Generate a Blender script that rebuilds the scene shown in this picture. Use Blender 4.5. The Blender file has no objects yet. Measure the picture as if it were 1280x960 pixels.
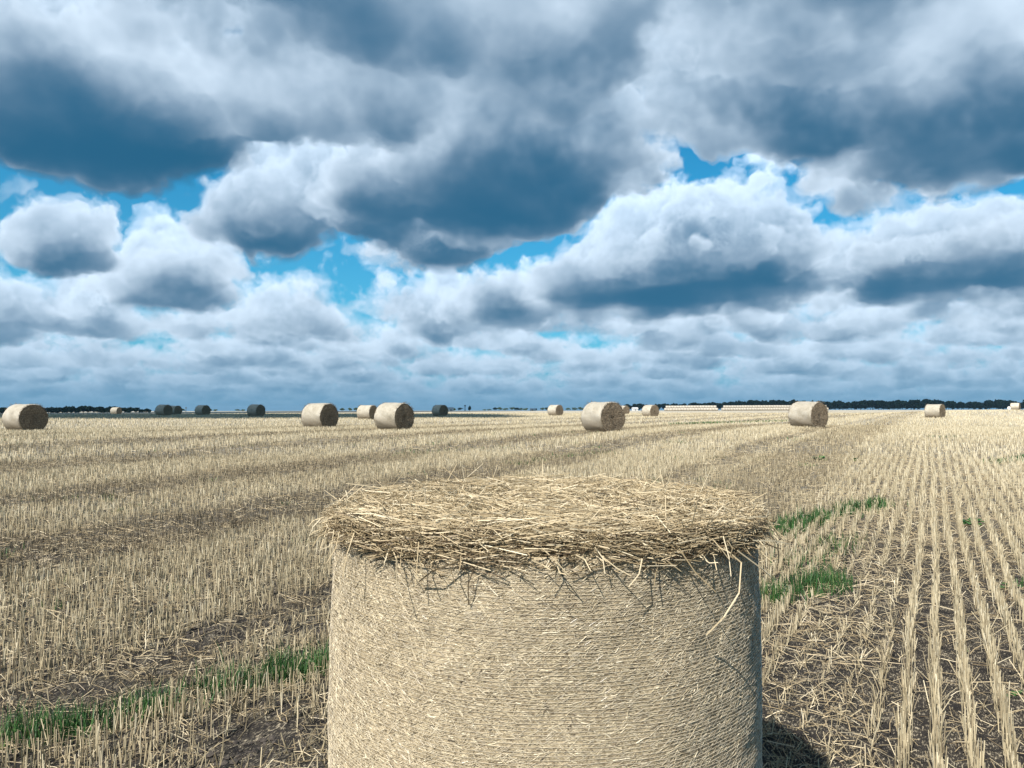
import bpy, math, random
import numpy as np
R_ = math.radians
sc = bpy.context.scene

# ------------------------------------------------------------------ camera
CAM_H, FPX, HOR = 1.55, 931.0, 513.0
PITCH = math.atan((HOR - 480.0) / FPX)
cam_d = bpy.data.cameras.new('camera'); cam = bpy.data.objects.new('camera', cam_d)
sc.collection.objects.link(cam); sc.camera = cam
cam.location = (0, 0, CAM_H)
cam.rotation_euler = (R_(90) + PITCH, 0, 0)
cam_d.sensor_width = 36.0; cam_d.lens = 36.0 * FPX / 1280.0
cam_d.clip_start = 0.05; cam_d.clip_end = 20000

def pix_dir(px, py):
    x = (px - 640) / FPX; yv = (480 - py) / FPX
    c, s = math.cos(PITCH), math.sin(PITCH)
    v = (x, c - s * yv, s + c * yv)
    n = math.sqrt(sum(a * a for a in v))
    return tuple(a / n for a in v)

# ------------------------------------------------------------------ light
SUN_EL, SUN_AZ = R_(46), R_(31)          # SUN_AZ: to the left of straight behind the camera
SUN_DIR = (-math.sin(SUN_AZ) * math.cos(SUN_EL), -math.cos(SUN_AZ) * math.cos(SUN_EL), math.sin(SUN_EL))
sun_d = bpy.data.lights.new('sun', 'SUN'); sun = bpy.data.objects.new('sun', sun_d)
sc.collection.objects.link(sun)
sun_d.energy = 4.8; sun_d.angle = R_(0.5); sun_d.color = (1.0, 0.96, 0.90)
sun.rotation_euler = (R_(90) - SUN_EL, 0, -SUN_AZ)
sun.location = (-40, -40, 60)

# ------------------------------------------------------------------ world: sky and cloud deck
world = bpy.data.worlds.new('World'); sc.world = world
world.use_nodes = True
wt = world.node_tree; wt.nodes.clear()

class S:
    """a scalar or vector socket with arithmetic"""
    def __init__(self, sock): self.s = sock
def _in(node, i, v):
    if isinstance(v, S): node.id_data.links.new(v.s, node.inputs[i])
    elif v is not None: node.inputs[i].default_value = v
def mth(t, op, a, b=None, c=None, clamp=False):
    n = t.nodes.new('ShaderNodeMath'); n.operation = op
    _in(n, 0, a); _in(n, 1, b)
    if c is not None: _in(n, 2, c)
    if clamp: return mth(t, 'MAXIMUM', mth(t, 'MINIMUM', S(n.outputs[0]), 1.0), 0.0)
    return S(n.outputs[0])
def vmt(t, op, a, b=None, c=None, scale=None):
    n = t.nodes.new('ShaderNodeVectorMath'); n.operation = op
    _in(n, 0, a)
    if b is not None: _in(n, 1, b)
    if c is not None: _in(n, 2, c)
    if scale is not None: _in(n, 3, scale)
    return S(n.outputs[1] if op in ('DOT_PRODUCT', 'LENGTH') else n.outputs[0])
def noise(t, vec, scale, detail, rough=0.5, lac=2.0):
    n = t.nodes.new('ShaderNodeTexNoise'); n.noise_dimensions = '3D'
    _in(n, 'Vector', vec); n.inputs['Scale'].default_value = scale
    n.inputs['Detail'].default_value = detail; n.inputs['Roughness'].default_value = rough
    n.inputs['Lacunarity'].default_value = lac
    return S(n.outputs[0])
def mixc(t, fac, a, b):
    n = t.nodes.new('ShaderNodeMix'); n.data_type = 'RGBA'; n.clamp_factor = True
    _in(n, 0, fac); _in(n, 6, a); _in(n, 7, b)
    return S(n.outputs[2])

def zeff(py):                      # sine of elevation (plus the sinking of the deck) of a picture height
    return pix_dir(640, py)[2] + CURV
def build_sky(t):
    M = lambda op, a, b=None, c=None, clamp=False: mth(t, op, a, b, c, clamp)
    co = t.nodes.new('ShaderNodeTexCoord')
    d = vmt(t, 'NORMALIZE', S(co.outputs['Generated']))
    sep = t.nodes.new('ShaderNodeSeparateXYZ'); _in(sep, 0, d)
    dx, dy, dz = (S(o) for o in sep.outputs)
    zc = M('ADD', M('MAXIMUM', dz, 0.0), CURV)                   # the deck sinks towards the horizon
    inv = M('DIVIDE', 1.0, zc)
    wp = t.nodes.new('ShaderNodeTexNoise'); _in(wp, 'Vector', d); wp.inputs['Scale'].default_value = 5.0
    wp.inputs['Detail'].default_value = 4.0; wp.inputs['Roughness'].default_value = 0.6
    ws = t.nodes.new('ShaderNodeSeparateXYZ'); _in(ws, 0, S(wp.outputs[1]))
    az = M('MULTIPLY_ADD', M('SUBTRACT', S(ws.outputs[0]), 0.5), WARP, M('ARCTAN2', dx, dy))
    rsc = M('MULTIPLY', inv, M('MULTIPLY_ADD', M('SUBTRACT', S(ws.outputs[1]), 0.5), WARP * 1.6, 1.0))
    # each cloud of the deck: bearing, distance, extent and height; what depends on the bearing alone comes once per ray
    H = []
    for (px, hw, yf, yn, w) in CLOUDS:
        a0 = math.atan2(px - 640, FPX); ra = hw / FPX * (math.cos(a0) ** 2) * 1.2
        Df, Dn = 1 / zeff(yf), 1 / zeff(yn); D, rd = (Df + Dn) / 2, (Df - Dn) / 2 * 1.3
        q = M('MULTIPLY_ADD', az, 1 / ra, -a0 / ra)
        H.append((M('MULTIPLY_ADD', M('MULTIPLY', q, q), -w, w), D, math.sqrt(w) / rd))
    wn = t.nodes.new('ShaderNodeTexWhiteNoise'); wn.noise_dimensions = '3D'
    _in(wn, 'Vector', vmt(t, 'SCALE', d, scale=7919.0))
    jit = S(wn.outputs[0])
    accL, accA, T = 0.0, 0.0, 1.0
    span = Z1 - Z0
    hmax = M('MULTIPLY_ADD', M('MULTIPLY', dz, 8.0, clamp=True), 0.45, 0.55)     # far clouds are low: look for them nearer the base
    path = M('MULTIPLY', M('MINIMUM', inv, 9.0), hmax)
    back = M('MULTIPLY', zc, 0.54 * LSTEP * NSTEP / span, clamp=True)
    prev = None
    side = M('MULTIPLY_ADD', M('MULTIPLY', M('SUBTRACT', M('ABSOLUTE', az), 0.75), 3.0, clamp=True), 0.45, BGN)   # unseen cloud added beside and behind the view, cuts blue fill in shadows
    for k in range(NSTEP):
        h = M('MULTIPLY', M('MULTIPLY_ADD', jit, 1.0 / NSTEP, k / NSTEP), hmax)          # height in the deck, 0 at the base
        zk = M('MULTIPLY_ADD', h, span, Z0)
        p0 = vmt(t, 'SCALE', d, scale=M('MULTIPLY', zk, inv))
        p = vmt(t, 'ADD', p0, OFFS)
        rho = M('MULTIPLY', zk, rsc)
        hm = (k + 0.5) / NSTEP
        far = M('MULTIPLY', M('SUBTRACT', rho, BGD), 0.4, clamp=True)
        over = M('MULTIPLY', M('SUBTRACT', 2.75, rho), 1.5, clamp=True)                         # thin sheet added overhead, cuts the same blue fill and closes the top gaps
        cov = M('MULTIPLY_ADD', far, BGF - BGN, M('MULTIPLY_ADD', over, OVER, side))
        amp = M('MULTIPLY_ADD', M('MULTIPLY', M('SUBTRACT', rho, 2.2), 0.5, clamp=True), AMP * 0.55, AMP * 0.45)
        for (s_, D, ir) in H:
            q = M('MULTIPLY_ADD', rho, ir, -D * ir)
            cov = M('MAXIMUM', cov, M('SUBTRACT', s_, M('MULTIPLY', q, q)))
        n1 = noise(t, p, FREQ, DET, ROUGH, 2.1)
        base = M('MULTIPLY', M('MAXIMUM', M('MULTIPLY_ADD', h, -9.0, 1.0), 0.0), 0.5) if k < 3 else 0.0
        f = M('MULTIPLY_ADD', M('SUBTRACT', n1, 0.5), amp, M('SUBTRACT', M('SUBTRACT', cov, h), base))
        den = M('MULTIPLY', f, GAIN, clamp=True)
        n2 = noise(t, vmt(t, 'ADD', p, tuple(c * LSTEP for c in SUN_DIR)), FREQ, 4.0, ROUGH, 2.1)
        cov2 = cov if prev is None else M('MULTIPLY_ADD', M('SUBTRACT', prev, cov), back, cov)
        prev = cov
        sh = M('MULTIPLY_ADD', M('SUBTRACT', n2, 0.5), amp, M('SUBTRACT', cov2, M('ADD', h, LSTEP * SUN_DIR[2] / span)))
        sh = M('SMOOTH_MAX', M('ADD', sh, S0), 0.0, 0.25)
        thick = M('MAXIMUM', f, 0.0)
        lit = M('POWER', math.e, M('MULTIPLY', M('MULTIPLY_ADD', far, -0.46, M('MULTIPLY_ADD', M('MULTIPLY', M('SUBTRACT', 3.0, rho), 1.2, clamp=True), 0.18, 1.0)), M('MULTIPLY_ADD', sh, -KSH, M('MULTIPLY_ADD', thick, -KV, M('MULTIPLY_ADD', h, 0.3, -0.3)))))
        al = M('SUBTRACT', 1.0, M('POWER', math.e, M('MULTIPLY', den, M('MULTIPLY', path, -SIG * span / NSTEP))))
        wgt = M('MULTIPLY', T, al)
        accL = M('MULTIPLY_ADD', wgt, lit, accL)
        accA = M('MULTIPLY_ADD', wgt, M('MULTIPLY_ADD', h, 0.5, 0.5), accA)
        T = M('SUBTRACT', T, wgt)
    # clear sky behind
    sky = t.nodes.new('ShaderNodeTexSky'); sky.sky_type = 'NISHITA'; sky.sun_disc = False
    sky.sun_elevation = SUN_EL; sky.sun_rotation = R_(180) + SUN_AZ
    sky.altitude = 100; sky.air_density = 1.0; sky.dust_density = 0.6; sky.ozone_density = 2.0
    vs = lambda v, s: vmt(t, 'SCALE', v, scale=s)
    blue = vmt(t, 'MULTIPLY', S(sky.outputs[0]), SKYTINT)
    blue = mixc(t, M('POWER', math.e, M('MULTIPLY', dz, -9.0)), blue, (2.4, 5.4, 7.6, 1.0))
    col = vmt(t, 'ADD', vmt(t, 'ADD', vs(SUNCOL, accL), vs(AMBCOL, accA)), vs(blue, T))
    fog = M('SUBTRACT', 1.0, M('POWER', math.e, M('MULTIPLY', M('POWER', M('MULTIPLY', inv, 1.0 / FOGD), 2.7), -1.0)))
    col = mixc(t, fog, col, FOGCOL)
    bg = t.nodes.new('ShaderNodeBackground'); _in(bg, 0, col); bg.inputs[1].default_value = 0.07
    out = t.nodes.new('ShaderNodeOutputWorld'); t.links.new(bg.outputs[0], out.inputs[0])

CURV = 0.055; DET, ROUGH = 7.0, 0.62
NSTEP, Z0, Z1 = 13, 1.0, 2.0
FREQ, AMP, GAIN, SIG = 1.25, 2.7, 24.0, 40.0
LSTEP, KSH, KV, S0, WARP = 0.20, 6.4, 2.5, 0.015, 0.28
BGF, BGD, BGN, OVER = 0.19, 4.0, -0.38, 0.70
OFFS = (21.8, 9.6, 1.3)
SUNCOL = (10.3, 10.8, 11.2); AMBCOL = (0.35, 2.4, 4.7)
SKYTINT = (0.10, 1.05, 1.32)
FOGD, FOGCOL = 11.5, (1.45, 3.6, 5.6, 1.0)
# bearing (photo x), half width, far and near edge of the flat base (photo heights), height of the dome
CLOUDS = [
    (850, 190, 405, 355, .80), (600, 200, 312, 180, .75), (120, 300, 292, 150, .52), (140, 190, 285, 215, .80), (970, 200, 238, 180, .55),
    (1200, 215, 288, 200, .60), (30, 75, 385, 335, .5), (310, 125, 348, 305, .56), (560, 95, 338, 300, .38), (760, 100, 240, 190, .42), (590, 150, 432, 400, .5),
    (210, 130, 425, 385, .45), (850, 130, 447, 420, .42), (1200, 130, 410, 350, .55), (480, 90, 350, 325, .25),
    (1120, 110, 306, 255, .36), (640, 1100, 200, -260, .22), (980, 330, 130, -60, .36), (815, 90, 150, -20, .42), (400, 210, 235, 120, .48), (720, 120, 420, 395, .42), (960, 110, 440, 415, .40), (380, 120, 445, 420, .40), (1150, 200, 445, 415, .4), (60, 100, 450, 425, .4),
]
build_sky(wt)
world.cycles.sampling_method = 'NONE'
sc.view_settings.view_transform = 'Standard'; sc.view_settings.look = 'None'
sc.view_settings.gamma = 1.0; sc.view_settings.exposure = 0.5; sc.view_settings.use_curve_mapping = False
# ================================================================== helpers
rng = np.random.default_rng(7)
COL = sc.collection

def link(o, parent=None):
    COL.objects.link(o)
    if parent is not None: o.parent = parent
    return o
def tag(o, label=None, cat=None, group=None, kind=None):
    if label: o['label'] = label
    if cat: o['category'] = cat
    if group: o['group'] = group
    if kind: o['kind'] = kind
    return o
def empty(name, loc, rz=0.0):
    o = bpy.data.objects.new(name, None); o.location = loc; o.rotation_euler = (0, 0, rz)
    o.empty_display_size = 0.2
    return link(o)
def copy_tree(o, parent=None):
    c = o.copy(); COL.objects.link(c); c.parent = parent
    for ch in list(o.children): copy_tree(ch, c)
    return c

class Geo:
    """collects vertices, faces and a per-vertex tone, then becomes ONE mesh"""
    def __init__(self): self.v, self.q, self.t, self.tone, self.n = [], [], [], [], 0
    def add(self, v, quads=None, tris=None, tone=0.5):
        v = np.asarray(v, float).reshape(-1, 3)
        if quads is not None and len(quads): self.q.append(np.asarray(quads, np.int64).reshape(-1, 4) + self.n)
        if tris is not None and len(tris): self.t.append(np.asarray(tris, np.int64).reshape(-1, 3) + self.n)
        self.tone.append(np.broadcast_to(np.asarray(tone, float), (len(v),)).copy())
        self.v.append(v); self.n += len(v)
    def mesh(self, name, mat, smooth=False):
        v = np.concatenate(self.v)
        q = np.concatenate(self.q) if self.q else np.zeros((0, 4), np.int64)
        t = np.concatenate(self.t) if self.t else np.zeros((0, 3), np.int64)
        me = bpy.data.meshes.new(name)
        me.vertices.add(len(v)); me.vertices.foreach_set('co', v.astype(np.float32).ravel())
        nl = q.size + t.size
        me.loops.add(nl); me.loops.foreach_set('vertex_index', np.concatenate([q.ravel(), t.ravel()]).astype(np.int32))
        me.polygons.add(len(q) + len(t))
        starts = np.concatenate([np.arange(len(q)) * 4, q.size + np.arange(len(t)) * 3]).astype(np.int32)
        me.polygons.foreach_set('loop_start', starts)
        me.polygons.foreach_set('use_smooth', np.full(len(q) + len(t), smooth))
        a = me.attributes.new('tone', 'FLOAT', 'POINT')
        a.data.foreach_set('value', np.concatenate(self.tone).astype(np.float32))
        me.update(calc_edges=True); me.validate()
        if mat: me.materials.append(mat)
        return me
    def obj(self, name, mat, parent=None, smooth=False):
        return link(bpy.data.objects.new(name, self.mesh(name, mat, smooth)), parent)

def hash2(ix, iy, seed):
    h = (ix.astype(np.int64) * 374761393 + iy.astype(np.int64) * 668265263 + seed * 974711) & 0x7fffffff
    h = ((h ^ (h >> 13)) * 1274126177) & 0x7fffffff
    return ((h ^ (h >> 16)) & 0xffff) / 65535.0
def vnoise(x, y, seed=0):
    x = np.asarray(x, float); y = np.asarray(y, float)
    ix, iy = np.floor(x), np.floor(y); fx, fy = x - ix, y - iy
    fx, fy = fx * fx * (3 - 2 * fx), fy * fy * (3 - 2 * fy)
    a, b = hash2(ix, iy, seed), hash2(ix + 1, iy, seed)
    c, d = hash2(ix, iy + 1, seed), hash2(ix + 1, iy + 1, seed)
    return (a + (b - a) * fx) * (1 - fy) + (c + (d - c) * fx) * fy
def fbm(x, y, seed=0, o=4):
    s, a, n = 0.0, 0.5, 0.0
    for k in range(o):
        s = s + a * vnoise(np.asarray(x) * 2 ** k, np.asarray(y) * 2 ** k, seed + k); n += a; a *= 0.5
    return s / n
def sstep(a, b, x):
    t = np.clip((x - a) / (b - a), 0, 1); return t * t * (3 - 2 * t)

def stalks(g, base, tip, r0, r1, tone, bend=None):
    """straws: three sided tapered stems from base to tip, optionally bent at the middle"""
    base, tip = np.asarray(base, float), np.asarray(tip, float); n = len(base)
    r0 = np.broadcast_to(np.asarray(r0, float), (n,)); r1 = np.broadcast_to(np.asarray(r1, float), (n,))
    tone = np.broadcast_to(np.asarray(tone, float), (n,))
    d = tip - base; d = d / np.maximum(np.linalg.norm(d, axis=1, keepdims=True), 1e-9)
    ref = np.where(np.abs(d[:, 2:3]) > 0.8, np.array([[1.0, 0, 0]]), np.array([[0, 0, 1.0]]))
    s = np.cross(d, ref); s /= np.linalg.norm(s, axis=1, keepdims=True); t = np.cross(d, s)
    ph = rng.uniform(0, 6.28, n)[:, None]
    rings = [(base, r0), (tip, r1)] if bend is None else [(base, r0), ((base + tip) / 2 + bend, (r0 + r1) / 2), (tip, r1)]
    vs = []
    for c, r in rings:
        for k in range(3):
            a = ph + k * 2.0944
            vs.append(c + (s * np.cos(a) + t * np.sin(a)) * r[:, None])
    m = len(vs); V = np.stack(vs, 1).reshape(-1, 3)
    off = (np.arange(n) * m)[:, None, None]
    Q = [[i * 3 + k, i * 3 + (k + 1) % 3, i * 3 + 3 + (k + 1) % 3, i * 3 + 3 + k] for i in range(len(rings) - 1) for k in range(3)]
    quads = (np.array(Q)[None] + off).reshape(-1, 4)
    tris = (np.array([[m - 3, m - 2, m - 1]])[None] + off).reshape(-1, 3)
    g.add(V, quads, tris, np.repeat(tone, m))

# ------------------------------------------------------------------ materials
def new_mat(name):
    m = bpy.data.materials.new(name); m.use_nodes = True
    t = m.node_tree; b = t.nodes['Principled BSDF']
    return m, t, b
def ramp(t, fac, stops):
    n = t.nodes.new('ShaderNodeValToRGB'); e = n.color_ramp.elements
    while len(e) > 1: e.remove(e[0])
    e[0].position = stops[0][0]; e[0].color = (*stops[0][1], 1)
    for p, c in stops[1:]:
        x = e.new(p); x.color = (*c, 1)
    _in(n, 0, fac); return S(n.outputs[0])
def bump(t, b, h, strength, dist):
    n = t.nodes.new('ShaderNodeBump'); n.inputs['Strength'].default_value = strength
    n.inputs['Distance'].default_value = dist; _in(n, 'Height', h)
    t.links.new(n.outputs[0], b.inputs['Normal'])
def tone_mat(name, stops, rough=0.6, spec=0.3, transl=0.0):
    m, t, b = new_mat(name)
    a = t.nodes.new('ShaderNodeAttribute'); a.attribute_name = 'tone'
    c = ramp(t, S(a.outputs['Fac']), stops)
    t.links.new(c.s, b.inputs['Base Color'])
    b.inputs['Roughness'].default_value = rough; b.inputs['Specular IOR Level'].default_value = spec
    if transl:
        tr = t.nodes.new('ShaderNodeBsdfTranslucent'); t.links.new(c.s, tr.inputs[0])
        mx = t.nodes.new('ShaderNodeMixShader'); mx.inputs[0].default_value = transl
        t.links.new(b.outputs[0], mx.inputs[1]); t.links.new(tr.outputs[0], mx.inputs[2])
        t.links.new(mx.outputs[0], t.nodes['Material Output'].inputs[0])
    return m
STRAW = [(0.0, (.060, .047, .033)), (0.25, (.165, .132, .088)), (0.5, (.39, .32, .20)), (0.75, (.60, .51, .335)), (1.0, (.76, .68, .50))]
MAT_STUBBLE = tone_mat('stubble_straw', STRAW, 0.55, 0.35)
GOLD = [(0.0, (.060, .040, .024)), (0.25, (.18, .13, .075)), (0.5, (.40, .31, .18)), (0.75, (.58, .47, .295)), (1.0, (.75, .65, .46))]
MAT_STRAW = tone_mat('loose_straw', GOLD, 0.5, 0.4)
MAT_CHOP = tone_mat('chopped_straw', [(0.0, (.055, .042, .028)), (0.25, (.19, .15, .098)), (0.5, (.43, .355, .23)), (0.75, (.63, .54, .37)), (1.0, (.80, .71, .53))], .65, .2)
MAT_GRASS = tone_mat('grass_blades', [(0, (.02, .055, .018)), (.5, (.05, .135, .038)), (.85, (.11, .23, .065)), (1, (.26, .27, .10))], 0.5, 0.35, 0.25)
MAT_WEED = tone_mat('weed_leaf', [(0, (.02, .06, .015)), (1, (.07, .18, .04))], 0.5, 0.4, 0.2)
MAT_LEAF = tone_mat('tree_leaves', [(0, (.028, .048, .022)), (.6, (.05, .082, .032)), (1, (.09, .12, .05))], 0.7, 0.15)
MAT_BARK = tone_mat('tree_bark', [(0, (.05, .04, .03)), (1, (.09, .07, .055))], 0.9, 0.1)

# ------------------------------------------------------------------ terrain
ROW_AZ = R_(29.4); ROW = 0.142
CR, SR = math.cos(ROW_AZ), math.sin(ROW_AZ)
def uw(x, y): return x * CR - y * SR, x * SR + y * CR
def xy(u, w): return u * CR + w * SR, -u * SR + w * CR
def tz(x, y):
    x = np.asarray(x, float); y = np.asarray(y, float)
    r = np.hypot(x, y); az = np.degrees(np.arctan2(x, np.maximum(y, 1e-6))); az = np.where(y < 0, np.sign(x) * 90, az)
    z = 0.68 * sstep(4, 31, r) + 0.30 * sstep(42, 98, r) + np.clip(x / np.maximum(r, 1), -.6, .3) * .10 * sstep(8, 30, r) * (1 - sstep(40, 75, r)) + .55 * sstep(70, 125, r) * sstep(24, 34, az)
    zf = np.interp(az, [-34, -18, -6, 8, 20, 34], [-1.5, .25, .85, 1.35, 1.75, 1.95])
    z = z + (zf - 0.98 - .55 * sstep(24, 34, az)) * sstep(70, 520, r)
    z = z - 6.0 * sstep(1500, 6000, r)
    return z + (fbm(x / 9.0, y / 9.0, 3, 3) - 0.5) * 0.10 * sstep(3, 20, r)
def rough(x, y):
    """soil relief near the camera: clods, and a slight ridge under every row"""
    u, w = uw(x, y); r = np.hypot(x, y)
    f = 1 - sstep(10, 22, r)
    return f * ((fbm(x * 4, y * 4, 11, 4) - 0.5) * 0.07 + 0.008 * np.cos(u / ROW * 2 * np.pi))
def gz(x, y): return tz(x, y) + rough(x, y)

def pix_ground(px, py):
    """where the sight line through a photo pixel meets the field"""
    d = pix_dir(px, py); t = 1.0
    for _ in range(400):
        p = (d[0] * t, d[1] * t, CAM_H + d[2] * t)
        h = p[2] - float(tz(p[0], p[1]))
        if h < 0.002: break
        t += max(h * 0.8 / max(-d[2], 0.02) * 0.5, 0.004)
        if t > 900: break
    return d[0] * t, d[1] * t

# swaths: dark where the straw was thin and short, light where it is dense
DARK = [(-29.0, -26.5), (-22.3, -20.0), (-17.4, -15.2), (-12.7, -10.9), (-8.9, -7.1), (-4.5, -3.9), (9.5, 11.0), (17, 19)]
def darkness(x, y):
    u, w = uw(x, y); u = u + (fbm(x / 1.3, y / 1.3, 21, 3) - 0.5) * 1.1
    d = np.zeros_like(u)
    for a, b in DARK: d = np.maximum(d, sstep(a - .25, a + .25, u) * (1 - sstep(b - .25, b + .25, u)))
    d = np.maximum(d, .7 * sstep(-3.9, -3.2, u) * (1 - sstep(-2.0, -1.4, u)) * sstep(8.5, 11, np.hypot(x, y)))
    return d * (0.62 + 0.38 * vnoise(w / 3, u / 3, 8))

# ------------------------------------------------------------------ ground sheet
def ground():
    az = np.concatenate([np.linspace(-180, -48, 60, endpoint=False), np.linspace(-48, 48, 520, endpoint=False), np.linspace(48, 180, 60, endpoint=False)])
    r = [0.25]
    while r[-1] < 22: r.append(r[-1] * 1.0135 + 0.002)
    while r[-1] < 9000: r.append(r[-1] * 1.055)
    r = np.array(r); A, Rr = np.meshgrid(np.radians(az), r)
    X, Y = Rr * np.sin(A), Rr * np.cos(A)
    Z = gz(X, Y)
    n, m = X.shape
    g = Geo()
    idx = np.arange(n * m).reshape(n, m)
    q = np.stack([idx[:-1], np.roll(idx, -1, 1)[:-1], np.roll(idx, -1, 1)[1:], idx[1:]], -1).reshape(-1, 4)[:, ::-1]
    V = np.concatenate([np.stack([X, Y, Z], -1).reshape(-1, 3), [[0, 0, float(gz(0, 0))]]])
    fan = np.stack([np.roll(idx[0], -1), idx[0], np.full(m, n * m)], -1)[:, ::-1]
    g.add(V, q, fan[:, ::-1], 0.5)
    m_, t, b = new_mat('stubble_field_soil')
    M = lambda op, a, b_=None, c=None, clamp=False: mth(t, op, a, b_, c, clamp)
    geo = t.nodes.new('ShaderNodeNewGeometry'); P = S(geo.outputs['Position'])
    u = vmt(t, 'DOT_PRODUCT', P, (CR, -SR, 0)); w = vmt(t, 'DOT_PRODUCT', P, (SR, CR, 0))
    flat = vmt(t, 'MULTIPLY', P, (1, 1, 0)); dist = vmt(t, 'LENGTH', flat)
    # soil with scattered chaff
    n1 = noise(t, P, 9.0, 6, .65); n2 = noise(t, P, 70.0, 3, .6)
    soil = ramp(t, n1, [(.3, (.022, .020, .020)), (.55, (.046, .040, .035)), (.75, (.085, .073, .060))])
    cu = t.nodes.new('ShaderNodeCombineXYZ'); _in(cu, 0, M('MULTIPLY', u, 130.0)); _in(cu, 1, M('MULTIPLY', w, 35.0))
    fib = noise(t, S(cu.outputs[0]), 1.0, 3, .6)
    chaff = M('MULTIPLY', M('SUBTRACT', M('ADD', fib, M('MULTIPLY', n1, .5)), .76), 9.0, clamp=True)
    straw = ramp(t, n2, [(.3, (.25, .21, .15)), (.6, (.46, .395, .29)), (.8, (.58, .51, .39))])
    near = mixc(t, chaff, soil, straw)
    # far away stubble and soil melt into one straw colour, streaked along the rows
    cf = t.nodes.new('ShaderNodeCombineXYZ'); _in(cf, 0, M('MULTIPLY', u, .55)); _in(cf, 1, M('MULTIPLY', w, .035))
    big = noise(t, S(cf.outputs[0]), 1.0, 5, .62)
    cg = t.nodes.new('ShaderNodeCombineXYZ'); _in(cg, 0, M('MULTIPLY', u, 3.0)); _in(cg, 1, M('MULTIPLY', w, .3))
    fine = noise(t, S(cg.outputs[0]), 1.0, 5, .7)
    far = ramp(t, M('MULTIPLY_ADD', fine, .45, M('MULTIPLY', big, .55)),
               [(.33, (.25, .22, .165)), (.45, (.44, .39, .30)), (.6, (.56, .505, .405)), (.75, (.62, .565, .46))])
    k = M('MULTIPLY', M('SUBTRACT', dist, 9.0), 1 / 60.0, clamp=True)
    k = M('POWER', k, .6)
    col = mixc(t, k, near, far)
    t.links.new(col.s, b.inputs['Base Color']); b.inputs['Roughness'].default_value = .9
    b.inputs['Specular IOR Level'].default_value = .12
    bump(t, b, M('MULTIPLY_ADD', chaff, .4, M('MULTIPLY_ADD', n2, .5, n1)), .8, .03)
    o = g.obj('ground', m_, smooth=True)
    return tag(o, kind='structure')
ground()

# ------------------------------------------------------------------ foreground bale
BX, BY, BR, BL = 0.101, 2.37, 0.650, 1.215
BZ = float(tz(BX, BY))

# ------------------------------------------------------------------ green patches (photo pixels -> field)
def path_pts(pts):
    return np.array([pix_ground(*p) for p in pts])
GREEN = [   # path on the field, half width, blades per metre of path, blade height
    (path_pts([(-120, 950), (0, 930), (70, 915), (130, 905)]), .19, 1500, .10),
    (path_pts([(165, 895), (240, 872), (320, 850), (400, 832), (450, 820)]), .17, 2300, .11),
    (path_pts([(960, 752), (1000, 742), (1040, 728)]), .24, 1700, .13),
    (path_pts([(955, 668), (1010, 655), (1060, 642), (1100, 632)]), .26, 800, .12),
    (path_pts([(1000, 712), (1030, 690), (1060, 672)]), .28, 300, .10),
    (path_pts([(1250, 580), (1300, 572)]), .35, 300, .10),
    (path_pts([(640, 582), (700, 572), (760, 566)]), .35, 90, .09),
    (path_pts([(835, 531), (900, 529), (985, 526.5)]), .5, 120, .12),
    (path_pts([(-40, 640), (60, 628), (140, 620)]), .3, 90, .08),
    (path_pts([(440, 575), (560, 565), (640, 560)]), .3, 40, .09),
    (path_pts([(-20, 700), (20, 690)]), .2, 200, .08),
]
def path_sample(pts, n):
    seg = np.linalg.norm(np.diff(pts, axis=0), axis=1); c = np.concatenate([[0], np.cumsum(seg)])
    s = rng.uniform(0, c[-1], n)
    return np.interp(s, c, pts[:, 0]), np.interp(s, c, pts[:, 1]), c[-1]
def near_green(x, y):
    d = np.full(np.shape(x), 9.0)
    for pts, hw, dn, h in GREEN[:4]:
        for a, b in zip(pts[:-1], pts[1:]):
            ab = b - a; tt = np.clip(((x - a[0]) * ab[0] + (y - a[1]) * ab[1]) / (ab @ ab), 0, 1)
            d = np.minimum(d, np.hypot(x - a[0] - tt * ab[0], y - a[1] - tt * ab[1]) / hw)
    return d

BARE = [(pix_ground(325, 925), .20), (pix_ground(300, 950), .16), (pix_ground(392, 790), .16), (pix_ground(255, 792), .15)]

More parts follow.
